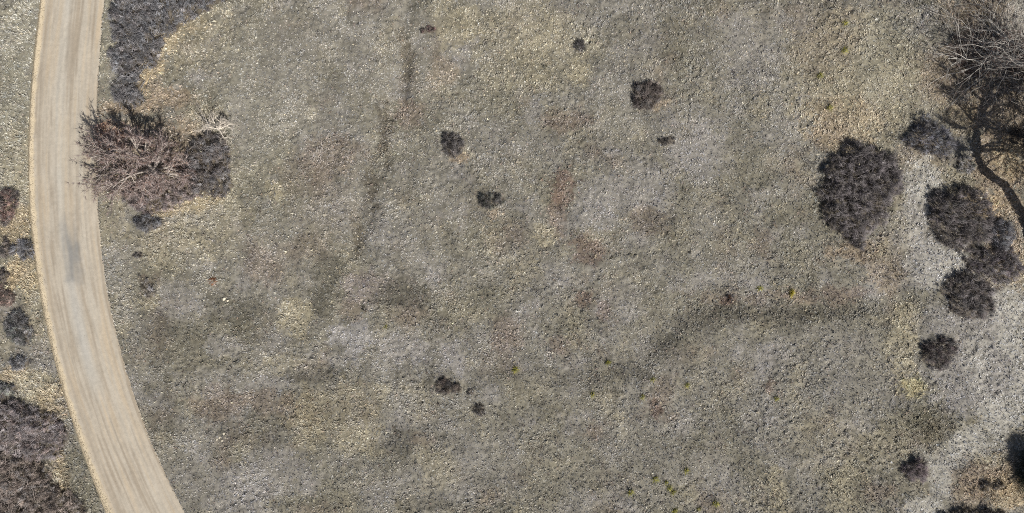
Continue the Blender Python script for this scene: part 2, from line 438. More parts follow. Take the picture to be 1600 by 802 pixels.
# ------------------------------------------------------------------ bare footprints of shrubs, used to thin the grass
SHRUB_FOOT = []

# ------------------------------------------------------------------ grass (beyond counting)
def make_grass():
    VV = []; CC = []
    for kind in (0, 1):
        # kind 0: tussocks of radiating blades, kind 1: single blades between them
        n = 120000 if kind == 0 else 330000
        X = rng.uniform(-62, 62, n); Y = rng.uniform(-33.5, 33.5, n)
        u = road_u(X, Y)
        e = 0.035 * noise(X, Y, 0.9, 77) + 0.02 * noise(X, Y, 0.4, 78)
        keep = (u + e < -0.115) | (u + e > 1.014)
        cl = noise(X, Y, 0.9, 80) + 0.5 * noise(X, Y, 0.45, 81)
        keep &= rng.random(n) < 0.86 + 0.5 * cl - 0.75 * smooth(0.30, 0.55, fbm(X, Y, 2.4, 3, 79, 0.7))
        d, t = poly_dist(X, Y, BANK)
        keep &= ~(d > 5.5)
        X, Y, u, cl = X[keep], Y[keep], u[keep], cl[keep]; n = len(X)
        inside = np.zeros(n, bool)
        for P in SHRUB_FOOT:
            lo, hi = P.min(0), P.max(0)
            k_ = np.nonzero((X > lo[0]) & (X < hi[0]) & (Y > lo[1]) & (Y < hi[1]))[0]
            if len(k_):
                inside[k_] |= in_poly(X[k_], Y[k_], P) & (rng.random(len(k_)) < 0.85)
        X, Y, u, cl = X[~inside], Y[~inside], u[~inside], cl[~inside]; n = len(X)
        jit = 0.4 if kind == 0 else 0.25
        c = ground_colour(X + rng.normal(0, jit, n), Y + rng.normal(0, jit, n)) * WARM
        pick = rng.random(n)
        for lo_, hi_, fc in ((0, .04, (190, 182, 156)), (.04, .075, (124, 102, 90)), (.075, .13, (88, 84, 72)), (.13, .14, (206, 200, 186))):
            m_ = (pick >= lo_) & (pick < hi_)
            c[m_] = 0.6 * c[m_] + 0.4 * lin(fc)
        lum = c.mean(1); warm = (c[:, 0] - c[:, 2]) / lum
        z = height(X, Y) + micro(X, Y) - 0.01
        ln = (0.13 + 0.13 * rng.random(n)) * (0.65 + 2.0 * np.clip(warm - 0.05, 0, 0.4)) * (1 + 0.3 * cl) * (0.85 + 0.3 * noise(X, Y, 7.0, 86))
        ln *= np.where(u < 0, 1.25, 1.0)
        lay = 2 * np.pi * fbm(X, Y, 5.0, 2, 85)
        tb = np.clip(np.exp(rng.normal(-0.02, 0.21, n)), 0.35, 2.0); th = rng.normal(0, 0.025, n)
        ph = rng.uniform(0, 2 * np.pi, n)
        nb = 6 if kind == 0 else 2
        V = np.empty((n, nb, 3, 3)); C = np.empty((n, nb, 3, 3))
        for k in range(nb):
            if kind == 0:
                az = ph + k * 2 * np.pi / nb + rng.normal(0, 0.35, n); tilt = np.radians(rng.uniform(20, 66, n)); L = ln * rng.uniform(0.9, 1.5, n); w = rng.uniform(0.035, 0.065, n)
                lx, ly = 0.07 * np.cos(lay), 0.07 * np.sin(lay)
            else:
                az = lay + rng.normal(0, 0.8, n); tilt = np.radians(rng.uniform(25, 75, n)); L = ln * rng.uniform(0.7, 1.3, n); w = rng.uniform(0.022, 0.045, n)
                lx = ly = 0.0
            dx, dy = np.cos(az), np.sin(az)
            bx, by = X + rng.normal(0, 0.02, n), Y + rng.normal(0, 0.02, n)
            V[:, k, 0] = np.stack([bx - dy * w, by + dx * w, z], 1)
            V[:, k, 1] = np.stack([bx + dy * w, by - dx * w, z], 1)
            V[:, k, 2] = np.stack([bx + dx * L * np.sin(tilt) + lx, by + dy * L * np.sin(tilt) + ly, z + L * np.cos(tilt) + 0.015], 1)
            br = tb * np.clip(rng.normal(1.0, 0.15, n), 0.5, 1.5)
            cc = c * br[:, None] * np.stack([1 + th, np.ones(n), 1 - 1.4 * th], 1)
            C[:, k] = cc[:, None, :]
        VV.append(V.reshape(-1, 3)); CC.append(np.clip(C * GAIN_GRASS, 0.01, 0.8).reshape(-1, 3))
    V = np.concatenate(VV); C = np.concatenate(CC)
    me = mesh_np("grass", V, np.arange(len(V)).reshape(-1, 3), M_grass, C)
    print("grass triangles", len(V) // 3)
    link("grass", me, kind="stuff", label="short dry winter grass in grey, straw and brown tufts", category="grass")



# ------------------------------------------------------------------ gravel along the road edges (beyond counting)
def make_gravel():
    n = 9000
    Y = rng.uniform(-31, 31, n)
    l, r = road_edges(Y)
    s = rng.random(n)
    u = np.where(s < 0.62, rng.normal(-0.062, 0.03, n), np.where(s < 0.78, rng.normal(1.0, 0.012, n), rng.uniform(0, 1, n)))
    X = l + (r - l) * u
    size = np.where((u > 0.02) & (u < 0.98), rng.uniform(0.008, 0.02, n), rng.uniform(0.012, 0.045, n))
    zb = np.where(u < 0, 0.16 * np.exp(-((u + 0.062) / 0.03) ** 2), 0.07 * (1 - (2 * u - 1) ** 2))
    oct_ = np.array([(1, 0, 0), (-1, 0, 0), (0, 1, 0), (0, -1, 0), (0, 0, .7), (0, 0, -.7)], float)
    fo = np.array([(0, 2, 4), (2, 1, 4), (1, 3, 4), (3, 0, 4), (2, 0, 5), (1, 2, 5), (3, 1, 5), (0, 3, 5)])
    a = rng.uniform(0, np.pi, n)
    sc = rng.uniform(0.7, 1.3, (n, 6, 1)) * size[:, None, None]
    P = oct_[None] * sc
    Q = P.copy()
    Q[..., 0] = P[..., 0] * np.cos(a)[:, None] - P[..., 1] * np.sin(a)[:, None] * .7
    Q[..., 1] = P[..., 0] * np.sin(a)[:, None] + P[..., 1] * np.cos(a)[:, None] * .7
    Q += np.stack([X, Y, zb + size * 0.2], 1)[:, None]
    F = (fo[None] + 6 * np.arange(n)[:, None, None]).reshape(-1, 3)
    c = lin((190, 176, 152)) * rng.uniform(0.55, 1.2, (n, 1))
    link("gravel", mesh_np("gravel", Q.reshape(-1, 3), F, M_stone, np.repeat(c * .8, 6, 0)), kind="stuff",
         label="loose pale gravel strewn along the road edges", category="gravel")


make_gravel()

# ------------------------------------------------------------------ twigs and branches
def spikes(B, T, w, col):
    """thin three-sided twigs from B to T (n,3), base half-width w"""
    n = len(B)
    d = T - B; d /= np.linalg.norm(d, axis=1, keepdims=True) + 1e-9
    ref = np.where(np.abs(d[:, 2:3]) < 0.9, np.array([[0, 0, 1.0]]), np.array([[1.0, 0, 0]]))
    s = np.cross(d, ref); s /= np.linalg.norm(s, axis=1, keepdims=True) + 1e-9
    t = np.cross(d, s)
    V = np.empty((n, 4, 3))
    for k in range(3):
        a = k * 2 * np.pi / 3
        V[:, k] = B + (s * math.cos(a) + t * math.sin(a)) * w[:, None]
    V[:, 3] = T
    f = np.array([(0, 1, 3), (1, 2, 3), (2, 0, 3)])
    F = (f[None] + 4 * np.arange(n)[:, None, None]).reshape(-1, 3)
    return V.reshape(-1, 3), F, np.repeat(col, 4, 0)


def tube(P, R, col, sides=5):
    P = np.asarray(P, float); n = len(P)
    V = []; F = []
    for i in range(n):
        d = P[min(i + 1, n - 1)] - P[max(i - 1, 0)]; d = d / (np.linalg.norm(d) + 1e-9)
        ref = np.array([0, 0, 1.0]) if abs(d[2]) < 0.9 else np.array([1.0, 0, 0])
        s = np.cross(d, ref); s /= np.linalg.norm(s); t = np.cross(d, s)
        for k in range(sides):
            a = 2 * math.pi * k / sides
            V.append(P[i] + (s * math.cos(a) + t * math.sin(a)) * R[i])
    for i in range(n - 1):
        for k in range(sides):
            k2 = (k + 1) % sides
            F.append((i * sides + k, i * sides + k2, (i + 1) * sides + k2)); F.append((i * sides + k, (i + 1) * sides + k2, (i + 1) * sides + k))
    return np.array(V), np.array(F), np.tile(col, (len(V), 1))


def join(parts):
    V = []; F = []; C = []; o = 0
    for v, f, c in parts:
        V.append(v); F.append(f + o); C.append(c); o += len(v)
    return np.concatenate(V), np.concatenate(F), np.concatenate(C)


def thing(name, loc, label, cat, group=None):
    return link(name, None, None, loc, label=label, category=cat, group=group)


MAUVE = (114, 110, 112); GREYTW = (126, 125, 128); BRN = (112, 105, 102); BLUEG = (119, 121, 127); DKTW = (95, 93, 94)


def in_poly(x, y, poly):
    c = np.zeros(x.shape, bool); j = len(poly) - 1
    for i in range(len(poly)):
        xi, yi = poly[i]; xj, yj = poly[j]
        c ^= ((yi > y) != (yj > y)) & (x < (xj - xi) * (y - yi) / (yj - yi + 1e-12) + xi)
        j = i
    return c


def edge_dist(x, y, poly):
    best = np.full(x.shape, 1e9); P = np.array(poly)
    for i in range(len(P)):
        a, b = P[i - 1], P[i]; d = b - a
        t = np.clip(((x - a[0]) * d[0] + (y - a[1]) * d[1]) / (d @ d + 1e-12), 0, 1)
        best = np.minimum(best, np.hypot(x - a[0] - t * d[0], y - a[1] - t * d[1]))
    return best


def shrub(outline, h, label, colours, cat="shrub", name="shrub", group=None, dens=95, tw=0.5, holes=0.25, seed=None, lean=0.45):
    """multi-stemmed dormant shrub: outline is a list of photo pixels or (x, y, rx, ry)"""
    R = np.random.default_rng(zlib.crc32(label.encode()) % 1000 + 17 if seed is None else seed)
    if len(outline) == 4 and np.isscalar(outline[0]):
        x, y, rx, ry = outline
        k = 18
        ph = R.uniform(0, 6, 3)
        pts = []
        for i in range(k):
            a = 2 * math.pi * i / k
            q = 1 + 0.13 * math.sin(2 * a + ph[0]) + 0.10 * math.sin(3 * a + ph[1]) + 0.07 * math.sin(5 * a + ph[2])
            pts.append((x + rx * q * math.cos(a), y + ry * q * math.sin(a)))
        outline = pts
    h *= 1.0 if h > 0.9 else 1.35
    if isinstance(outline[0], tuple) and outline[0][0] > 1200 and h > 1:
        outline = [(a + 5, b + 3) for a, b in outline]
    P = np.array([px(a, b, h * 0.45) for a, b in outline])
    Q = []
    for i in range(len(P)):
        a_, b_ = P[i], P[(i + 1) % len(P)]
        kk = max(1, int(np.linalg.norm(b_ - a_) / 0.45))
        for j in range(kk):
            Q.append(a_ + (b_ - a_) * j / kk)
    P = np.array(Q); P = P + np.stack([noise(P[:, 0], P[:, 1], 0.9, 111), noise(P[:, 0], P[:, 1], 0.9, 112)], 1) * 0.5 * min(1.0, (np.ptp(P[:, 0]) / 5) ** 1.6)
    c0 = P.mean(0); base_z = float(height(c0[:1], c0[1:])[0])
    lo, hi = P.min(0), P.max(0)
    area = 0.5 * abs(np.sum(P[:, 0] * np.roll(P[:, 1], -1) - P[:, 1] * np.roll(P[:, 0], -1)))
    half = math.sqrt(area / math.pi)
    root = thing(name, (c0[0], c0[1], base_z), label, cat, group)
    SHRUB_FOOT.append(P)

    def sample(n):
        out = []
        while len(out) < n:
            q = R.uniform(lo, hi, (n * 2, 2))
            out += list(q[in_poly(q[:, 0], q[:, 1], P)])
        return np.array(out[:n])

    def top(q):
        ed = edge_dist(q[:, 0], q[:, 1], P)
        prof = np.clip(ed / min(half * 0.6, h * 0.55), 0.02, 1) ** 0.45
        lum = 0.80 + 0.30 * noise(q[:, 0], q[:, 1], 1.6, 101) + 0.34 * noise(q[:, 0], q[:, 1], 0.75, 102)
        return h * (0.30 + 0.70 * prof) * np.clip(lum, 0.3, 1.2), ed

    # stems rising and fanning out of the ground
    ns = int(np.clip(area * 3.0, 14, 420))
    q = sample(ns); zt, ed = top(q)
    foot = c0 + (q - c0) * R.uniform(0.55, 0.92, (ns, 1))
    zf = height(foot[:, 0], foot[:, 1]) - 0.08
    zq = height(q[:, 0], q[:, 1])
    B = np.stack([foot[:, 0], foot[:, 1], zf], 1); T = np.stack([q[:, 0], q[:, 1], zq + zt * 0.9], 1)
    cl = lin(colours[0]) * R.uniform(0.7, 1.3, (ns, 1))
    sv = spikes(B, T, np.full(ns, 0.018 + 0.012 * h), cl)
    off = np.array([c0[0], c0[1], base_z])
    link("stems", mesh_np("stems", sv[0] - off, sv[1], M_bark, sv[2]), root, kind="stuff")
    # twigs, in forked sprays that stand apart from one another
    dens = dens * (1.7 if area > 9 else 2.6)
    m = int(max(10, area * dens / 14))
    q = sample(m); zt, ed = top(q)
    keep = R.random(m) > (holes - 0.05 + 0.5 * noise(q[:, 0], q[:, 1], 1.3, 103)) * smooth(0.05, 0.35, ed)
    q, zt, ed = q[keep], zt[keep], ed[keep]; m = len(q)
    out = (q - c0) / (np.linalg.norm(q - c0, axis=1, keepdims=True) + 1e-6)
    ax_ = np.concatenate([R.normal(0, 0.35, (m, 2)) + out * (lean * np.exp(-ed / 0.6))[:, None] * 1.6, np.ones((m, 1))], 1)
    ax_ /= np.linalg.norm(ax_, axis=1, keepdims=True)
    pal = np.array([lin(c) for c in colours])
    sc_ = pal[R.integers(0, len(pal), m)] * np.clip(np.exp(R.normal(0.0, 0.46, (m, 1))), 0.35, 2.4)
    k = 17
    rep_ = lambda a_: np.repeat(a_, k, 0)
    n = m * k
    L = rep_(tw * R.uniform(0.75, 1.35, m)) * R.uniform(0.55, 1.15, n)
    L = np.minimum(L, np.maximum(rep_(zt), 0.2))
    d = rep_(ax_) + R.normal(0, 0.42, (n, 3)); d[:, 2] = np.maximum(d[:, 2], 0.12); d /= np.linalg.norm(d, axis=1, keepdims=True)
    qq = rep_(q) + R.normal(0, 0.09, (n, 2)) * min(1.0, half)
    zq = height(qq[:, 0], qq[:, 1])
    bot = np.stack([qq[:, 0], qq[:, 1], zq + np.maximum(rep_(zt) - L * 0.8, 0.02) * R.uniform(0.55, 1.0, n)], 1)
    tip = bot + d * L[:, None]
    c = rep_(sc_) * np.clip(R.normal(1.0, 0.2, (n, 1)), 0.5, 1.6)
    w = R.uniform(0.012, 0.026, n)
    parts = [spikes(bot, tip, w, c)]
    f = R.uniform(0.3, 0.7, (n, 1))
    b2 = bot + (tip - bot) * f
    d2 = d + R.normal(0, 0.55, (n, 3)); d2 /= np.linalg.norm(d2, axis=1, keepdims=True)
    parts.append(spikes(b2, b2 + d2 * (L * R.uniform(0.35, 0.65, n))[:, None], w * 0.75, c * R.uniform(0.8, 1.3, (n, 1))))
    # longer pale shoots standing out of the crown
    e_ = int(max(5, area * 7)); q = sample(e_); zt, ed = top(q); zq = height(q[:, 0], q[:, 1])
    az = R.uniform(0, 2 * np.pi, e_); Ls = np.minimum(tw * R.uniform(1.1, 2.1, e_), 0.9 * h + 0.2)
    d = np.stack([np.cos(az) * 0.9, np.sin(az) * 0.9, R.uniform(0.2, 0.8, e_)], 1); d /= np.linalg.norm(d, axis=1, keepdims=True)
    bot = np.stack([q[:, 0], q[:, 1], zq + zt * 0.75], 1) - d * (Ls * 0.5)[:, None]; bot[:, 2] = np.maximum(bot[:, 2], zq + 0.03)
    parts.append(spikes(bot, bot + d * Ls[:, None], R.uniform(0.018, 0.03, e_), pal.mean(0) * R.uniform(1.2, 2.1, (e_, 1))))
    v = join(parts)
    link("twigs", mesh_np("twigs", v[0] - off, v[1], M_twig, np.clip(v[2], 0.01, 0.8)), root, kind="stuff")
    return root


# --- thickets and shrubs by the road
shrub([(176, -30), (380, -30), (345, 0), (318, 12), (296, 28), (272, 42), (256, 58), (248, 80), (238, 96), (216, 108), (214, 130), (220, 158), (205, 166), (178, 163),
       (176, 145), (184, 118), (172, 100), (170, 84), (176, 60), (174, 20)], 1.7,
      "large slate-grey leafless thicket beside the road with a golden grass rim", [GREYTW, BLUEG, GREYTW, MAUVE], "thicket", "thicket", tw=0.55, holes=0.22)
shrub([(300, 214), (325, 206), (345, 216), (356, 240), (354, 268), (360, 290), (345, 304), (318, 304), (296, 296), (286, 270), (290, 240)], 1.7,
      "rounded mauve-grey leafless shrub on the field side of the roadside oak", [MAUVE, GREYTW, BRN], holes=0.22)
shrub([(190, 300), (225, 284), (270, 280), (305, 290), (312, 304), (285, 316), (262, 326), (225, 334), (204, 326)], 1.1,
      "low pinkish-grey brush sprawling along the south foot of the roadside oak", [(142, 130, 130), MAUVE, (150, 140, 138)], "brush", "brush", holes=0.3)
shrub((229, 349, 18, 14), 0.8, "small dark slate shrub just below the brush of the roadside oak", [BLUEG, GREYTW, DKTW])
shrub([(215, 430), (226, 428), (238, 442), (242, 460), (234, 468), (224, 456)], 0.35, "thin low grey-brown shrub in a slanting strip of grass near the road", [(126, 120, 112), GREYTW], dens=60, holes=.35)
shrub((216, 398, 6, 5), 0.3, "tiny dark shrub above the thin slanting one near the road", [DKTW, BRN])
shrub((8, 322, 14, 28), 0.9, "reddish-brown leafless shrub across the road from the oak", [(134, 112, 108), BRN, MAUVE])
shrub((34, 391, 20, 13), 0.7, "fuzzy blue-grey shrub on the far verge touching the road berm", [BLUEG, GREYTW, (140, 140, 148)])
shrub((7, 388, 9, 13), 0.8, "dark brown shrub beside the fuzzy blue-grey verge shrub", [DKTW, BRN])
shrub((5, 430, 8, 10), 0.6, "small dark shrub in the yellow verge grass", [DKTW, BRN])
shrub((8, 462, 14, 16), 0.5, "pinkish-brown low shrub south of the yellow verge grass", [(140, 122, 116), BRN])
shrub((28, 514, 20, 25), 1.0, "upright charcoal-grey shrub in straw grass on the verge", [GREYTW, DKTW, (108, 112, 110)])
shrub((27, 567, 14, 12), 0.7, "small round blue-grey shrub below the charcoal verge shrub", [BLUEG, GREYTW])
shrub((10, 607, 14, 10), 0.6, "small grey shrub at the north tip of the big verge thicket", [GREYTW, (124, 128, 122)])
shrub([(-60, 620), (0, 618), (30, 634), (62, 648), (80, 652), (96, 676), (98, 700), (84, 716), (60, 722), (20, 712), (0, 704), (-60, 700)], 2.0,
      "big silvery mauve thicket on the verge with golden grass along its edge", [(152, 146, 148), (140, 136, 140), (138, 126, 124)], "thicket", "thicket", tw=0.55, holes=0.25)
shrub([(-60, 706), (0, 708), (18, 718), (56, 726), (72, 740), (76, 762), (92, 770), (112, 782), (124, 800), (128, 840), (-60, 840)], 1.9,
      "big brown-grey thicket on the verge with rusty leaf litter, south of the silvery one", [(144, 134, 130), (132, 121, 115), (142, 138, 138), (134, 124, 118)], "thicket", "thicket", tw=0.55, holes=0.28)
# --- shrubs standing alone in the meadow
shrub((669, 46, 12, 6), 0.35, "small reddish-brown shrub at the head of the dry swale", [(112, 92, 92), BRN])
shrub((906, 70, 9, 9), 0.6, "small round charcoal shrub standing alone in pale straw grass", [DKTW, (84, 84, 78)])
shrub((1011, 148, 20, 23), 1.0, "dark brown shrub with tan litter at its foot, largest in the open meadow", [DKTW, BRN, (100, 92, 90)])
shrub((1043, 220, 13, 8), 0.5, "flat oval charcoal shrub just south of the largest meadow shrub", [DKTW, (96, 92, 88)])
shrub((707, 225, 17, 17), 0.8, "round grey shrub with open dark gaps right of the swale", [(112, 108, 108), DKTW], holes=.35)
shrub((767, 313, 18, 12), 0.6, "oval black-green shrub in the middle of the meadow", [(78, 80, 76), DKTW])
shrub((698, 606, 18, 11), 0.55, "dark ragged oval shrub below a pale grass patch", [DKTW, (96, 88, 84)])
shrub((735, 613, 6, 4), 0.3, "tiny dark tuft shrub beside the ragged oval shrub", [DKTW])
shrub((748, 641, 9, 10), 0.4, "small split dark shrub south of the ragged oval shrub", [DKTW, (88, 84, 80)])
shrub((1142, 465, 6, 5), 0.3, "tiny dark rusty shrub on the lip of the bench", [DKTW, (110, 88, 76)])
# --- shrubs toward the creek
shrub([(1318, 236), (1322, 218), (1336, 214), (1352, 224), (1372, 232), (1392, 240), (1406, 256), (1412, 282), (1404, 300), (1390, 306), (1392, 330), (1380, 346), (1362, 354),
       (1350, 368), (1346, 384), (1334, 386), (1322, 376), (1318, 362), (1296, 350), (1284, 332), (1278, 300), (1286, 284), (1290, 262), (1302, 244)], 2.2,
      "huge rounded dark mauve-brown shrub, the widest single bush in the meadow", [(106, 101, 104), MAUVE, (95, 91, 94), (108, 104, 104)], tw=0.55, holes=0.24)
shrub([(1412, 212), (1424, 198), (1430, 180), (1448, 176), (1462, 186), (1480, 196), (1486, 220), (1482, 240), (1462, 238), (1440, 234), (1424, 226)], 1.9,
      "blue-black spiky shrub between the huge mauve shrub and the tree shadow", [(98, 98, 108), DKTW, BLUEG])
shrub((1509, 257, 15, 12), 0.5, "small sparse grey shrub beside the trunk shadow", [(118, 118, 112), GREYTW], holes=.4)
shrub([(1452, 310), (1462, 294), (1480, 296), (1500, 290), (1524, 296), (1546, 306), (1554, 326), (1550, 350), (1540, 376), (1520, 392), (1496, 390), (1472, 372), (1456, 354)], 2.1,
      "large charcoal shrub with pale twigs, its west side against pale grass", [DKTW, (94, 90, 92), (112, 106, 108)])
shrub((1562, 362, 20, 22), 1.3, "fine blue-grey shrub leaning out from the large charcoal shrub", [BLUEG, (108, 106, 112)])
shrub([(1504, 402), (1530, 388), (1560, 384), (1584, 390), (1594, 412), (1588, 432), (1566, 440), (1540, 430), (1516, 420)], 1.5,
      "dark ragged shrub south of the large charcoal shrub on the sandy strip", [DKTW, (98, 92, 98), MAUVE])
shrub([(1472, 446), (1484, 430), (1506, 424), (1526, 426), (1546, 444), (1550, 470), (1546, 490), (1524, 496), (1498, 494), (1484, 476)], 1.7,
      "blackish fan-shaped shrub on pale grass at the end of the bench", [(90, 84, 84), DKTW, MAUVE])
shrub((1465, 550, 24, 27), 1.3, "compact egg-shaped black-brown shrub ringed by pale grass", [(88, 80, 82), DKTW])
shrub((1428, 733, 17, 18), 0.9, "round purple-grey shrub near the creek bank", [(112, 102, 106), MAUVE])
for k, (x, y, rx, ry, h, lb) in enumerate([(1500, 815, 36, 18, 1.4, "dark brush on the creek bank beside the pale grass strip"), (1555, 812, 22, 16, 1.5, "dark brush low on the creek bank by the stream"),
                                           (1560, 758, 8, 7, .5, "small dark tuft on the tan creek bank nearer the juniper shade"), (1540, 760, 9, 7, .5, "small dark tuft on the tan creek bank nearer the meadow")]):
    shrub((x, y, rx, ry), h, lb, [DKTW, (96, 88, 76)], "brush" if h > 1 else "tuft", "brush" if h > 1 else "tuft", dens=110)


# ------------------------------------------------------------------ trees
def branch_path(R, p, d, L, k, wig, up):
    P = [np.array(p, float)]; d = np.array(d, float); d /= np.linalg.norm(d)
    for i in range(k):
        d = d + R.normal(0, wig, 3) + np.array([0, 0, up]); d /= np.linalg.norm(d)
        P.append(P[-1] + d * L / k)
    return np.array(P), d


def grow(R, p, d, L, r, lvl, maxl, out, wig=0.16, up=0.02, fork=(3, 5), minz=0.35):
    k = 5 if lvl < 2 else 4
    P, dl = branch_path(R, p, d, L, k, wig, up)
    P[:, 2] = np.maximum(P[:, 2], np.minimum(p[2], minz))
    r1 = r * (0.45 if lvl < maxl else 0.25)
    out.append((P, np.linspace(r, r1, k + 1), lvl))
    if lvl >= maxl:
        return
    for j in range(R.integers(*fork) + 1):
        f = 0.35 + 0.65 * (j + R.random() * 0.8) / (fork[1] + 0.2); f = min(f, 0.99)
        i = min(int(f * k), k - 1); q = P[i] + (P[i + 1] - P[i]) * (f * k - i)
        t = (P[i + 1] - P[i]); t /= np.linalg.norm(t)
        nd = t + R.normal(0, 0.62, 3) * np.array([1, 1, 0.6]); nd /= np.linalg.norm(nd)
        grow(R, q, nd, L * R.uniform(0.45, 0.72), r * (1 - 0.55 * f) * 0.6, lvl + 1, maxl, out, wig, up, fork, minz)


def tree(name, label, cat, base, trunk, limbs, bark, twigcol, seed, maxl=3, twigs_per=5, tw=0.55, wig=0.16, up=0.02, thin=1.0, tww=(0.008, 0.018)):
    """trunk: list of (x, y, z, r) world points; limbs: list of (start point, direction, length, radius)"""
    R = np.random.default_rng(seed)
    off = np.array(base, float)
    root = thing(name, tuple(off), label, cat)
    tp = np.array([t[:3] for t in trunk]); tr = [t[3] for t in trunk]
    v = tube(tp, tr, lin(bark), 8)
    link("trunk", mesh_np("trunk", v[0] - off, v[1], M_bark, v[2]), root)
    tips = []
    for (p, d, L, r) in limbs:
        out = []
        grow(R, np.array(p), np.array(d), L, r, 0, maxl, out, wig, up)
        parts = []
        for P, rr, lv in out:
            sh = R.uniform(0.75, 1.15)
            parts.append(tube(P, np.maximum(rr, 0.008) * thin, lin(bark) * sh, 5 if lv < 2 else 4))
            if lv >= maxl - 1:
                for i in range(1, len(P)):
                    tips.append((P[i], P[i] - P[i - 1]))
        v = join(parts)
        link("limb", mesh_np("limb", v[0] - off, v[1], M_bark, np.clip(v[2], 0, 0.9)), root)
    if tips and twigs_per:
        B = np.repeat(np.array([t[0] for t in tips]), twigs_per, 0); D = np.repeat(np.array([t[1] for t in tips]), twigs_per, 0)
        n = len(B)
        D = D / (np.linalg.norm(D, axis=1, keepdims=True) + 1e-9) + R.normal(0, 0.6, (n, 3)); D /= np.linalg.norm(D, axis=1, keepdims=True)
        T = B + D * (tw * R.uniform(0.4, 1.2, (n, 1)))
        gz_ = height(B[:, 0], B[:, 1]); T[:, 2] = np.maximum(T[:, 2], gz_ + 0.05)
        pal = np.array([lin(c) for c in twigcol])
        c = pal[R.integers(0, len(pal), n)] * np.clip(R.normal(1, 0.25, (n, 1)), 0.5, 1.8)
        v = spikes(B, T, R.uniform(tww[0], tww[1], n), np.clip(c, 0.01, 0.8))
        link("twigs", mesh_np("twigs", v[0] - off, v[1], M_twig, v[2]), root, kind="stuff")
    return root


def gz_at(p):
    return float(height(np.array([p[0]]), np.array([p[1]]))[0])


# roadside oak: pale crooked trunk, wide low crown of brown-mauve twigs
b = px(246, 274); bz = gz_at(b)
t1 = np.array([b[0] + 0.0, b[1] + 0.55, bz + 0.9]); t2 = np.array([b[0] - 0.55, b[1] + 1.5, bz + 2.0])
R0 = np.random.default_rng(5)
limbs = []
for i, (a, el, L, st) in enumerate([(170, 22, 5.6, t2), (140, 28, 5.2, t2), (110, 35, 4.0, t2), (75, 35, 3.6, t2), (35, 28, 4.2, t1), (5, 20, 4.6, t1), (-25, 18, 4.2, t1),
                                    (195, 18, 5.4, t1), (215, 16, 4.6, t1), (250, 20, 3.6, t1), (285, 18, 3.6, t1), (155, 45, 4.0, t2), (90, 60, 3.2, t2), (188, 30, 6.2, t2), (205, 12, 6.0, t1), (20, 38, 5.0, t1), (-10, 30, 5.0, t1), (178, 14, 6.0, t1)]):
    a = math.radians(a + R0.uniform(-6, 6)); el = math.radians(el)
    limbs.append((st + R0.normal(0, 0.05, 3), (math.cos(a) * math.cos(el), math.sin(a) * math.cos(el), math.sin(el)), L * (0.86 if 160 < math.degrees(a) < 235 else 0.74), 0.14 if i < 9 else 0.11))
tree("oak_tree", "leafless roadside oak with pale crooked trunk and wide brown-mauve twig crown overhanging the road", "tree", (b[0], b[1], bz),
     [(b[0] + 0.1, b[1] - 0.3, bz - 0.15, 0.34), (b[0] + 0.02, b[1] + 0.1, bz + 0.35, 0.26), (*t1, 0.22), (t1[0] - 0.35, t1[1] + 0.45, t1[2] + 0.6, 0.19), (*t2, 0.15)],
     limbs, (184, 175, 168), [(150, 136, 134), (136, 124, 124), (176, 165, 162), (134, 110, 100), (114, 102, 100)], 21, maxl=2, twigs_per=7, tw=0.7, tww=(0.012, 0.03))

# bleached dead bush
b = px(344, 204); bz = gz_at(b)
limbs = []
for a, el, L in [(150, 25, 1.9), (120, 45, 1.6), (30, 30, 1.7), (60, 40, 1.5), (175, 12, 2.4), (15, 15, 1.7), (-60, 15, 1.2), (95, 55, 1.4)]:
    a = math.radians(a); el = math.radians(el)
    limbs.append(((b[0], b[1], bz + 0.35), (math.cos(a) * math.cos(el), math.sin(a) * math.cos(el), math.sin(el)), L, 0.08))
tree("dead_bush", "bleached bone-white dead bush with bare forked branches beside the roadside oak", "bush", (b[0], b[1], bz),
     [(b[0] + .1, b[1] - .1, bz - 0.1, 0.11), (b[0], b[1], bz + 0.2, 0.09), (b[0], b[1] + 0.03, bz + 0.4, 0.07)],
     limbs, (214, 206, 196), [(200, 192, 182)], 33, maxl=2, twigs_per=1, tw=0.4, wig=0.22)

# tall cottonwood outside the frame: its leaning trunk throws the long dark shadow over the tan ground
def unshadow(sx, sy, z):
    p = px(sx, sy); return p - SH * SHK * z


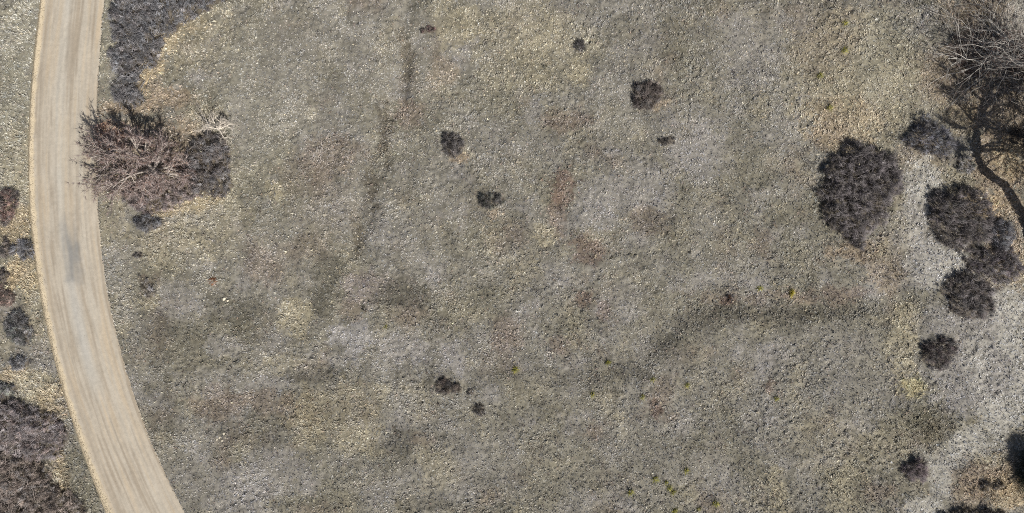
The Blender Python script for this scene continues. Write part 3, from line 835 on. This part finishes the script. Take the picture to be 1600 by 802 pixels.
pts = [(1614, 380, -0.2, .60), (1596, 335, 1.2, .46), (1570, 290, 3.0, .42), (1534, 264, 4.6, .38), (1524, 236, 5.6, .40), (1526, 195, 6.6, .42), (1540, 160, 7.6, .36), (1546, 128, 8.6, .3)]
trunk = []
b = unshadow(1614, 380, 0.0); bz = gz_at(b)
for sx, sy, z, r_ in pts:
    q = unshadow(sx, sy, z); trunk.append((q[0], q[1], bz + z, r_))
tk = np.array(trunk); tt = np.linspace(0, len(tk) - 1, 46); R0 = np.random.default_rng(9)
fine = np.stack([np.interp(tt, np.arange(len(tk)), tk[:, k]) for k in range(4)], 1)
fine[:, :2] += R0.normal(0, 0.05, (46, 2)); fine[:, 3] *= np.clip(1.15 + 0.16 * np.sin(tt * 5.1) + R0.normal(0, 0.12, 46), 0.7, 1.4)
limbs = []
for (j, sx, sy, z, r_) in [(6, 1468, 128, 8.6, .15), (6, 1520, 60, 10.5, .17), (7, 1570, 60, 11, .16), (6, 1610, 110, 10, .17), (5, 1610, 190, 9, .14), (4, 1580, 220, 8, .13), (5, 1490, 200, 8.0, .12),
                           (7, 1500, 90, 10, .14), (7, 1640, 60, 11, .16), (6, 1600, 160, 9.5, .15), (4, 1500, 225, 7.0, .08), (6, 1560, 110, 10.5, .15), (7, 1585, 130, 10, .15), (5, 1575, 150, 9, .13), (5, 1480, 150, 8.4, .12), (6, 1500, 168, 9, .13), (5, 1560, 190, 8.6, .13), (4, 1590, 205, 8, .12), (4, 1572, 238, 7.2, .10), (6, 1530, 100, 10, .14), (7, 1605, 90, 10.5, .14), (3, 1600, 230, 7.5, .10)]:
    s = np.array(trunk[j][:3]); q = unshadow(sx, sy, z); e = np.array([q[0], q[1], bz + z]); d = e - s; L = np.linalg.norm(d)
    limbs.append((s, d / L, L * 0.95, r_ * 1.25))
tree("cottonwood_tree", "tall leaning bare cottonwood beyond the tan bank throwing the long trunk shadow", "tree", (b[0], b[1], bz), [tuple(f) for f in fine], limbs,
     (150, 142, 130), [(120, 108, 100), (140, 130, 122)], 44, maxl=2, twigs_per=5, tw=1.0, wig=0.19, up=0.0, tww=(0.018, 0.034))

# low spreading bare tree with silvery limbs reaching into the frame
b = px(1625, 112); bz = gz_at(b)
limbs = []
for (x, y, z, r_) in [(1500, 98, 2.0, .12), (1475, 60, 1.8, .11), (1520, 50, 2.8, .12), (1560, 60, 3.4, .12), (1490, 84, 2.6, .10), (1540, 110, 1.6, .10), (1545, 25, 3.2, .12), (1590, 20, 3.6, .12),
                      (1580, 90, 2.8, .11), (1470, 75, 1.2, .08), (1462, 48, 1.4, .08), (1490, 30, 2.0, .09), (1520, 15, 2.6, .1), (1480, 115, 1.0, .08), (1510, 130, 1.2, .08), (1555, 130, 1.6, .09), (1600, 165, 1.8, .09), (1570, 40, 2.2, .09), (1510, 70, 2.2, .1), (1660, 60, 4, .12), (1690, 130, 4, .12)]:
    q = px(x, y, z); s = np.array([b[0], b[1], bz + 0.9]); e = np.array([q[0], q[1], bz + z]); d = e - s; L = np.linalg.norm(d)
    limbs.append((s, d / L + np.array([0, 0, 0.10]), L * 0.92, r_))
tree("bare_tree", "low spreading bare tree with silvery crooked limbs over dark twig shade", "tree", (b[0], b[1], bz),
     [(b[0] + .3, b[1] - .1, bz - 0.2, .42), (b[0] + .1, b[1], bz + 0.4, .34), (b[0], b[1], bz + 1.0, .28)],
     limbs, (192, 188, 182), [(128, 112, 106), (116, 98, 92), (150, 146, 144)], 55, maxl=2, twigs_per=3, tw=0.8, wig=0.27, up=0.0, tww=(0.008, 0.02))
shrub([(1470, 70), (1490, 48), (1520, 40), (1560, 46), (1600, 40), (1640, 70), (1640, 140), (1600, 120), (1560, 100), (1530, 120), (1500, 110)], 0.8,
      "dark brown undergrowth beneath the silvery bare tree", [(118, 104, 98), DKTW, (124, 106, 100)], "brush", "brush", dens=22, holes=.4)
shrub([(1575, 205), (1600, 195), (1640, 200), (1640, 232), (1600, 226), (1582, 222)], 0.9, "dark brush on the tan bank under the cottonwood shadow", [DKTW, (96, 88, 80)], "brush", "brush")


# juniper just outside the frame whose dense crown shades the creek bank
def juniper():
    R = np.random.default_rng(66)
    b = px(1624, 742); bz = gz_at(b); off = np.array([b[0], b[1], bz])
    root = thing("juniper_tree", tuple(off), "dense dark juniper above the creek bank casting a black shade", "tree")
    v = tube([(b[0], b[1], bz - .2), (b[0], b[1], bz + 1), (b[0] + .1, b[1], bz + 4.4)], [.2, .17, .03], lin((110, 96, 84)), 7)
    link("trunk", mesh_np("trunk", v[0] - off, v[1], M_bark, v[2]), root)
    n = 14000
    zz = R.uniform(0.15, 4.8, n); rad = 2.9 * np.sqrt(np.clip(1 - zz / 5.0, 0.02, 1)) * R.uniform(0.25, 1.12, n) ** 0.8
    a = R.uniform(0, 2 * np.pi, n); rad *= 0.85 + 0.18 * np.sin(3 * a + zz * 2) + 0.15 * np.sin(7 * a - zz * 3)
    B = np.stack([b[0] + rad * np.cos(a), b[1] + rad * np.sin(a), bz + zz], 1)
    D = np.stack([np.cos(a), np.sin(a), np.full(n, 0.6)], 1) + R.normal(0, 0.5, (n, 3)); D /= np.linalg.norm(D, axis=1, keepdims=True)
    v = spikes(B, B + D * R.uniform(0.3, 0.9, (n, 1)), R.uniform(0.015, 0.035, n), lin((70, 78, 58)) * R.uniform(0.6, 1.3, (n, 1)))
    link("crown", mesh_np("crown", v[0] - off, v[1], M_leaf, v[2]), root, kind="stuff")


juniper()

# ------------------------------------------------------------------ small green and rusty plants
def tuft_mesh(name, R, n, rad, h, cols, w):
    a = R.uniform(0, 2 * np.pi, n); t = np.radians(R.uniform(8, 68, n)); L = h * R.uniform(0.7, 1.2, n)
    r0 = rad * 0.35 * np.sqrt(R.random(n))
    B = np.stack([r0 * np.cos(a), r0 * np.sin(a), np.full(n, -0.06)], 1)
    D = np.stack([np.cos(a) * np.sin(t), np.sin(a) * np.sin(t), np.cos(t)], 1)
    pal = np.array([lin(c) for c in cols])
    c = pal[R.integers(0, len(pal), n)] * R.uniform(0.75, 1.25, (n, 1))
    v = spikes(B, B + D * L[:, None], np.full(n, w), np.clip(c, .01, .8))
    return mesh_np(name, v[0], v[1], M_leaf, v[2])


R1 = np.random.default_rng(71)
YG = [(172, 164, 70), (146, 144, 62), (122, 124, 58), (98, 102, 54)]
tm = [tuft_mesh("yucca_plant", R1, 60, 0.4, 0.6, YG, 0.028) for _ in range(3)]
spots = [(602, 511), (805, 577), (950, 567), (925, 616), (1073, 602), (1024, 749), (1041, 754), (1046, 762), (985, 769), (1052, 770), (1118, 787), (1092, 796), (1054, 799),
         (1320, 78), (1296, 169), (1188, 450), (1281, 119), (1320, 36), (1019, 592), (1003, 620), (1212, 622), (1072, 735)]
for i, (x, y) in enumerate(spots):
    p = px(x, y); s = float(R1.uniform(0.6, 1.05))
    o = link("yucca_plant", tm[i % 3], None, (p[0], p[1], gz_at(p) + float(micro(p[:1], p[1:])[0])), label="small spiky yellow-green plant in the grey meadow grass", category="plant",
             group="small yellow-green plants scattered over the meadow")
    o.scale = (s, s, s); o.rotation_euler = (0, 0, float(R1.uniform(0, 6)))
p = px(1238, 458)
o = link("yellow_bush", tuft_mesh("yellow_bush", R1, 170, 0.9, 0.75, [(184, 172, 60), (166, 152, 56), (136, 132, 54)], 0.026), None, (p[0], p[1], gz_at(p) + 0.02),
         label="bright yellow bushy plant on the bench, biggest of the yellow plants", category="plant")
o.scale = (0.55, 0.85, 0.9)
p = px(569, 482)
link("dark_weed", tuft_mesh("dark_weed", R1, 60, 0.5, 0.45, [(52, 50, 46), (70, 66, 56)], 0.03), None, (p[0], p[1], gz_at(p)), label="tiny black weed on the pale round grass patch", category="plant")
p = px(333, 439)
link("rusty_weed", tuft_mesh("rusty_weed", R1, 110, 0.7, 0.5, [(122, 78, 54), (98, 62, 46), (140, 100, 70)], 0.035), None, (p[0], p[1], gz_at(p)), label="small rust-brown dead weed in the grass near the road bend", category="plant")
tm2 = [tuft_mesh("dark_tussock", R1, 40, 0.35, 0.32, [(74, 72, 58), (96, 92, 72)], 0.024) for _ in range(3)]
for i, (x, y) in enumerate([(985, 398), (956, 404), (1008, 259), (1031, 268), (820, 122), (670, 106), (1041, 288), (1010, 537), (1016, 555), (1281, 492), (1010, 620), (1082, 650), (1116, 264), (853, 105), (1412, 62)]):
    p = px(x, y); s = float(R1.uniform(0.6, 1.1))
    o = link("dark_tussock", tm2[i % 3], None, (p[0], p[1], gz_at(p) + float(micro(p[:1], p[1:])[0])), label="tiny dark olive tussock dotted in the meadow grass", category="tussock", group="tiny dark tussocks in the meadow")
    o.scale = (s, s, s); o.rotation_euler = (0, 0, float(R1.uniform(0, 6)))


# ------------------------------------------------------------------ stones
def stone(x, y, s, label, group=None, col=(214, 206, 188)):
    R = np.random.default_rng(int(x * 7 + y))
    import bmesh
    bm = bmesh.new(); bmesh.ops.create_icosphere(bm, subdivisions=2, radius=1)
    for v in bm.verts:
        k = 1 + 0.22 * math.sin(3 * v.co.x + x) * math.cos(4 * v.co.y + y) + R.normal(0, 0.06)
        v.co = Vector((v.co.x * k * s, v.co.y * k * s * 0.72, v.co.z * k * s * 0.55))
    me = bpy.data.meshes.new("stone"); bm.to_mesh(me); bm.free()
    a = me.attributes.new("Col", 'FLOAT_COLOR', 'POINT'); c = np.ones((len(me.vertices), 4), np.float32); c[:, :3] = lin(col); a.data.foreach_set("color", c.ravel())
    me.materials.append(M_stone)
    p = px(x, y)
    o = link("stone", me, None, (p[0], p[1], gz_at(p) + float(micro(p[:1], p[1:])[0]) + s * 0.25), label=label, category="stone", group=group)
    o.rotation_euler = (0, 0, float(R.uniform(0, 6)))


stone(351, 467, 0.22, "larger pale stone paired with a smaller one near the rust-brown weed")
stone(356, 470, 0.15, "smaller pale stone of the pair near the rust-brown weed")
for (x, y, s) in [(350, 678, .17), (343, 684, .14), (339, 687, .11), (347, 689, .12), (352, 684, .09)]:
    stone(x, y, s, "small whitish stone in the scatter on brown grass by the road bend", "whitish stones scattered on the brown grass")
stone(140, 708, 0.12, "single dark stone on the gravel berm", None, (90, 80, 70))

# ------------------------------------------------------------------ leaf litter and shade painted dark under the shrubs, then the grass around them
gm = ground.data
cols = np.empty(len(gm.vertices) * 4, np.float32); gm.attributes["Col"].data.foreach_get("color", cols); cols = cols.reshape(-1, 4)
litter_shade = lin((92, 84, 76))
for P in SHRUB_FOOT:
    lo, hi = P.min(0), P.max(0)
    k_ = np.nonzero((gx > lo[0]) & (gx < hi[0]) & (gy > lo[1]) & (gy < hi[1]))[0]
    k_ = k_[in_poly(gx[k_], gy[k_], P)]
    cols[k_, :3] = 0.3 * cols[k_, :3] + 0.7 * litter_shade * (1 + 0.4 * noise(gx[k_], gy[k_], 0.4, 190))[:, None]
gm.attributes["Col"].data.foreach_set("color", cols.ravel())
make_grass()

print("script seconds", round(time.time() - T0, 1))
